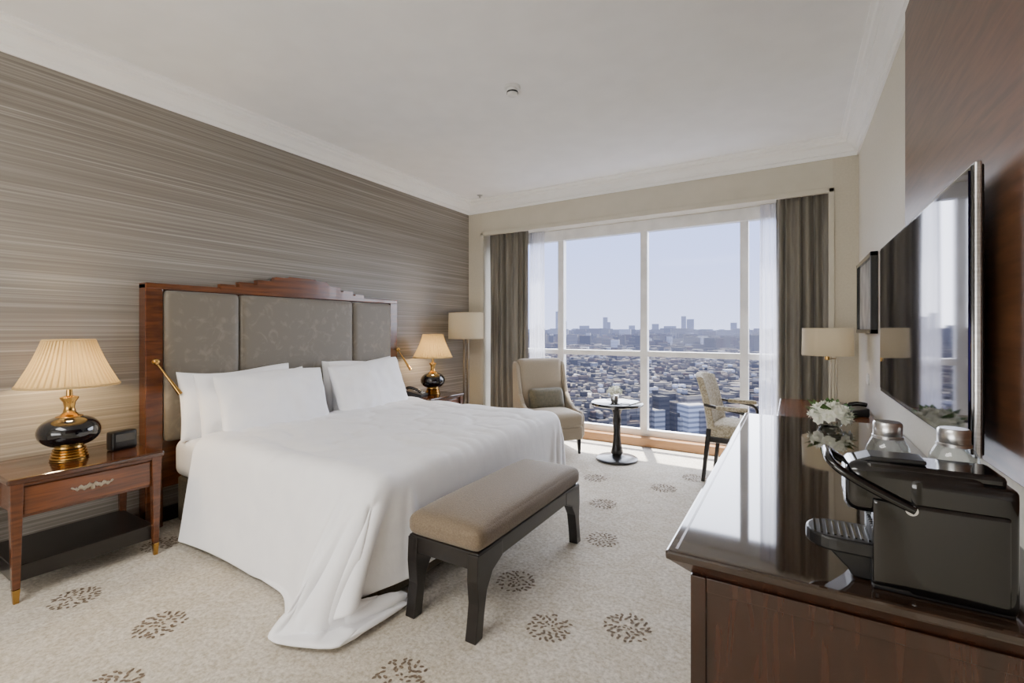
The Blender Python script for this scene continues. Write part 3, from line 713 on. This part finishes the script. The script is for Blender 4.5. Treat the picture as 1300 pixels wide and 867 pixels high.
# ---------------------------------------------------------------- city outside
def haze_mat(name,ramp,far=3800,win=False):  # distance haze painted into the surface as emission that grows with Y
    m,nt,b,out=newmat(name); b.inputs['Roughness'].default_value=0.9; b.inputs['Specular IOR Level'].default_value=0.1
    g=nt.nodes.new('ShaderNodeNewGeometry')
    r=nt.nodes.new('ShaderNodeValToRGB'); el=r.color_ramp.elements
    el[0].position=ramp[0][0]; el[0].color=lin(ramp[0][1]); el[1].position=ramp[-1][0]; el[1].color=lin(ramp[-1][1])
    for p,c in ramp[1:-1]: k=el.new(p); k.color=lin(c)
    if win:
        nt.links.new(g.outputs['Random Per Island'],r.inputs['Fac'])
        sx=nt.nodes.new('ShaderNodeSeparateXYZ'); nt.links.new(g.outputs['Position'],sx.inputs[0])
        w=nt.nodes.new('ShaderNodeMath'); w.operation='PINGPONG'; w.inputs[1].default_value=1.8; nt.links.new(sx.outputs['Z'],w.inputs[0])
        gt=nt.nodes.new('ShaderNodeMath'); gt.operation='GREATER_THAN'; gt.inputs[1].default_value=1.0; nt.links.new(w.outputs[0],gt.inputs[0])
        sn=nt.nodes.new('ShaderNodeSeparateXYZ'); nt.links.new(g.outputs['Normal'],sn.inputs[0])
        lt=nt.nodes.new('ShaderNodeMath'); lt.operation='LESS_THAN'; lt.inputs[1].default_value=0.5; nt.links.new(sn.outputs['Z'],lt.inputs[0])
        ml=nt.nodes.new('ShaderNodeMath'); ml.operation='MULTIPLY'; nt.links.new(gt.outputs[0],ml.inputs[0]); nt.links.new(lt.outputs[0],ml.inputs[1])
        m5=nt.nodes.new('ShaderNodeMath'); m5.operation='MULTIPLY'; m5.inputs[1].default_value=0.6; nt.links.new(ml.outputs[0],m5.inputs[0])
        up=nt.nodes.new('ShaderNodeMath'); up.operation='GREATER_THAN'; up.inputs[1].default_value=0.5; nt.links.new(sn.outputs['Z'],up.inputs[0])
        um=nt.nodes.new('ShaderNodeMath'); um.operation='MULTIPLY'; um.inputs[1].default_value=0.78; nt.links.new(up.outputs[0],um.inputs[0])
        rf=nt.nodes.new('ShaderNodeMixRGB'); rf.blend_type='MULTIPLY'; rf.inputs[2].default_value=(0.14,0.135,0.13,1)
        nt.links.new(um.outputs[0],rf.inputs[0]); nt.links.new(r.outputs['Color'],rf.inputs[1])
        mx=nt.nodes.new('ShaderNodeMixRGB'); mx.inputs[2].default_value=lin((34,35,40))
        nt.links.new(m5.outputs[0],mx.inputs[0]); nt.links.new(rf.outputs[0],mx.inputs[1]); col=mx.outputs[0]
    else:
        n=nt.nodes.new('ShaderNodeTexNoise'); n.inputs['Scale'].default_value=0.03; n.inputs['Detail'].default_value=6
        nt.links.new(g.outputs['Position'],n.inputs['Vector']); nt.links.new(n.outputs['Fac'],r.inputs['Fac']); col=r.outputs['Color']
    nt.links.new(col,b.inputs['Base Color'])
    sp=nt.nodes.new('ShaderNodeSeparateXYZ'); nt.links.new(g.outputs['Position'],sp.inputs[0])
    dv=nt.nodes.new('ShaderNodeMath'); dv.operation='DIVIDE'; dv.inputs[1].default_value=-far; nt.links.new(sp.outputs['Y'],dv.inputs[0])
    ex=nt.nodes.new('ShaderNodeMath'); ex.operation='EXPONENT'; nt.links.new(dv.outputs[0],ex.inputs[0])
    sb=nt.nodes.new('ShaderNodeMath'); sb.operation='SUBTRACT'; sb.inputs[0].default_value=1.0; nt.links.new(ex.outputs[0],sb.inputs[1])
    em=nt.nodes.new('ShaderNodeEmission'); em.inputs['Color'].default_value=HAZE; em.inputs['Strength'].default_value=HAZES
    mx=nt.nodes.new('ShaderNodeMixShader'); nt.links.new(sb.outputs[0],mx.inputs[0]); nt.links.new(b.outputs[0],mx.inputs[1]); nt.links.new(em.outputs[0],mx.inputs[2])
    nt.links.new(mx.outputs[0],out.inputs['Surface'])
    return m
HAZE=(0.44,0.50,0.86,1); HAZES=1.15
GZ=-75
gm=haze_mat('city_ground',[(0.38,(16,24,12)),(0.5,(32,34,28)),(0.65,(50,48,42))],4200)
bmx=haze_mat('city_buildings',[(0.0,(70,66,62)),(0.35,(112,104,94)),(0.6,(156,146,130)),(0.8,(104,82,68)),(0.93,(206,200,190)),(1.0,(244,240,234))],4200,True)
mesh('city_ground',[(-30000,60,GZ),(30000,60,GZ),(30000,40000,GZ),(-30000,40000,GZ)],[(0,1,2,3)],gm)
bv=[];bf=[]
def bld(x,y,w,d,h,a,zb_=None):
    z0=GZ if zb_ is None else zb_
    s=len(bv); ca,sa=math.cos(a),math.sin(a)
    for z in (z0,GZ+h):
        for px,py in ((-w,-d),(w,-d),(w,d),(-w,d)):
            bv.append((x+px/2*ca-py/2*sa,y+px/2*sa+py/2*ca,z))
    bf.extend([(s+4,s+5,s+6,s+7)]+[(s+i,s+(i+1)%4,s+4+(i+1)%4,s+4+i) for i in range(4)])
rb=random.Random(11)
for i in range(17000):
    y=250*math.exp(rb.random()*2.85); x=y*rb.uniform(-0.95,0.3)
    dn=noise.noise(Vector((x*0.005,y*0.005,0)))
    if dn>0.25: continue
    sc=0.75+y/1500
    w=rb.uniform(8,17)*sc; d=rb.uniform(8,14)*sc
    h=rb.choice((8,11,14,17,21,26))
    if rb.random()<0.015: w*=2.6; d*=1.8; h=10
    if y>1500 and rb.random()<0.25: h=rb.uniform(30,58); w=rb.uniform(16,38); d=18
    a=0.4+0.25*math.sin(x*0.002)+(0.0 if dn<0 else 0.5)
    bld(x,y,w,d,h,a)
    if y<1000 and rb.random()<0.7:
        bld(x+rb.uniform(-.25,.25)*w,y+rb.uniform(-.2,.2)*d,w*0.3,d*0.35,h+3.4,a,GZ+h-0.5)
for i in range(600):
    y=rb.uniform(2800,5200); x=y*rb.uniform(-1.0,0.35); bld(x,y,rb.uniform(40,110),40,rb.uniform(40,84),rb.uniform(0,0.5))
for rx,w,h in ((-0.53,70,150),(-0.478,42,350),(-0.46,60,200),(-0.36,60,250),(-0.352,40,180),(-0.30,80,130),(-0.25,90,150),(-0.193,60,250),(-0.18,90,210),(-0.1,70,160),(-0.62,80,240),(0.05,70,240),(-0.41,140,130),(-0.22,160,120)):
    y=6500; bld(rx*y,y,w,60,h,0.2)
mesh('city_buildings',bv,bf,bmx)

# ---------------------------------------------------------------- world + sun
W=bpy.data.worlds.new('sky'); S.world=W; W.use_nodes=True; nt=W.node_tree
bg=nt.nodes['Background']; tc=nt.nodes.new('ShaderNodeTexCoord'); sx=nt.nodes.new('ShaderNodeSeparateXYZ')
nt.links.new(tc.outputs['Generated'],sx.inputs[0])
r=nt.nodes.new('ShaderNodeValToRGB'); e=r.color_ramp.elements
e[0].position=0.0; e[0].color=(0.60,0.66,0.98,1); e[1].position=0.6; e[1].color=(0.30,0.46,1.0,1)
k=e.new(0.16); k.color=(0.46,0.56,1.0,1)
nt.links.new(sx.outputs['Z'],r.inputs['Fac']); nt.links.new(r.outputs['Color'],bg.inputs['Color']); bg.inputs['Strength'].default_value=2.7
def sun(name,d,e,ang,col):
    L=bpy.data.lights.new(name,'SUN'); L.energy=e; L.angle=ang; L.color=col
    o=bpy.data.objects.new(name,L); COL.objects.link(o); o.rotation_euler=Vector(d).to_track_quat('-Z','Y').to_euler(); o.location=(0,20,20)
sun('sun_light',(0.12,-0.31,-1.0),26,math.radians(1.0),(1,0.97,0.93))
sun('hazy_daylight',(-0.12,-1.0,-0.36),16,math.radians(95),(0.97,0.98,1.0))

# ---------------------------------------------------------------- camera
c=bpy.data.cameras.new('camera'); co=bpy.data.objects.new('camera',c); COL.objects.link(co)
co.location=(0,0,H); co.rotation_euler=(math.radians(90),0,math.radians(31.1))
c.lens=36*593/1300; c.sensor_width=36; c.sensor_fit='HORIZONTAL'; c.shift_y=-15.5/1300; c.clip_start=0.05; c.clip_end=60000
S.camera=co
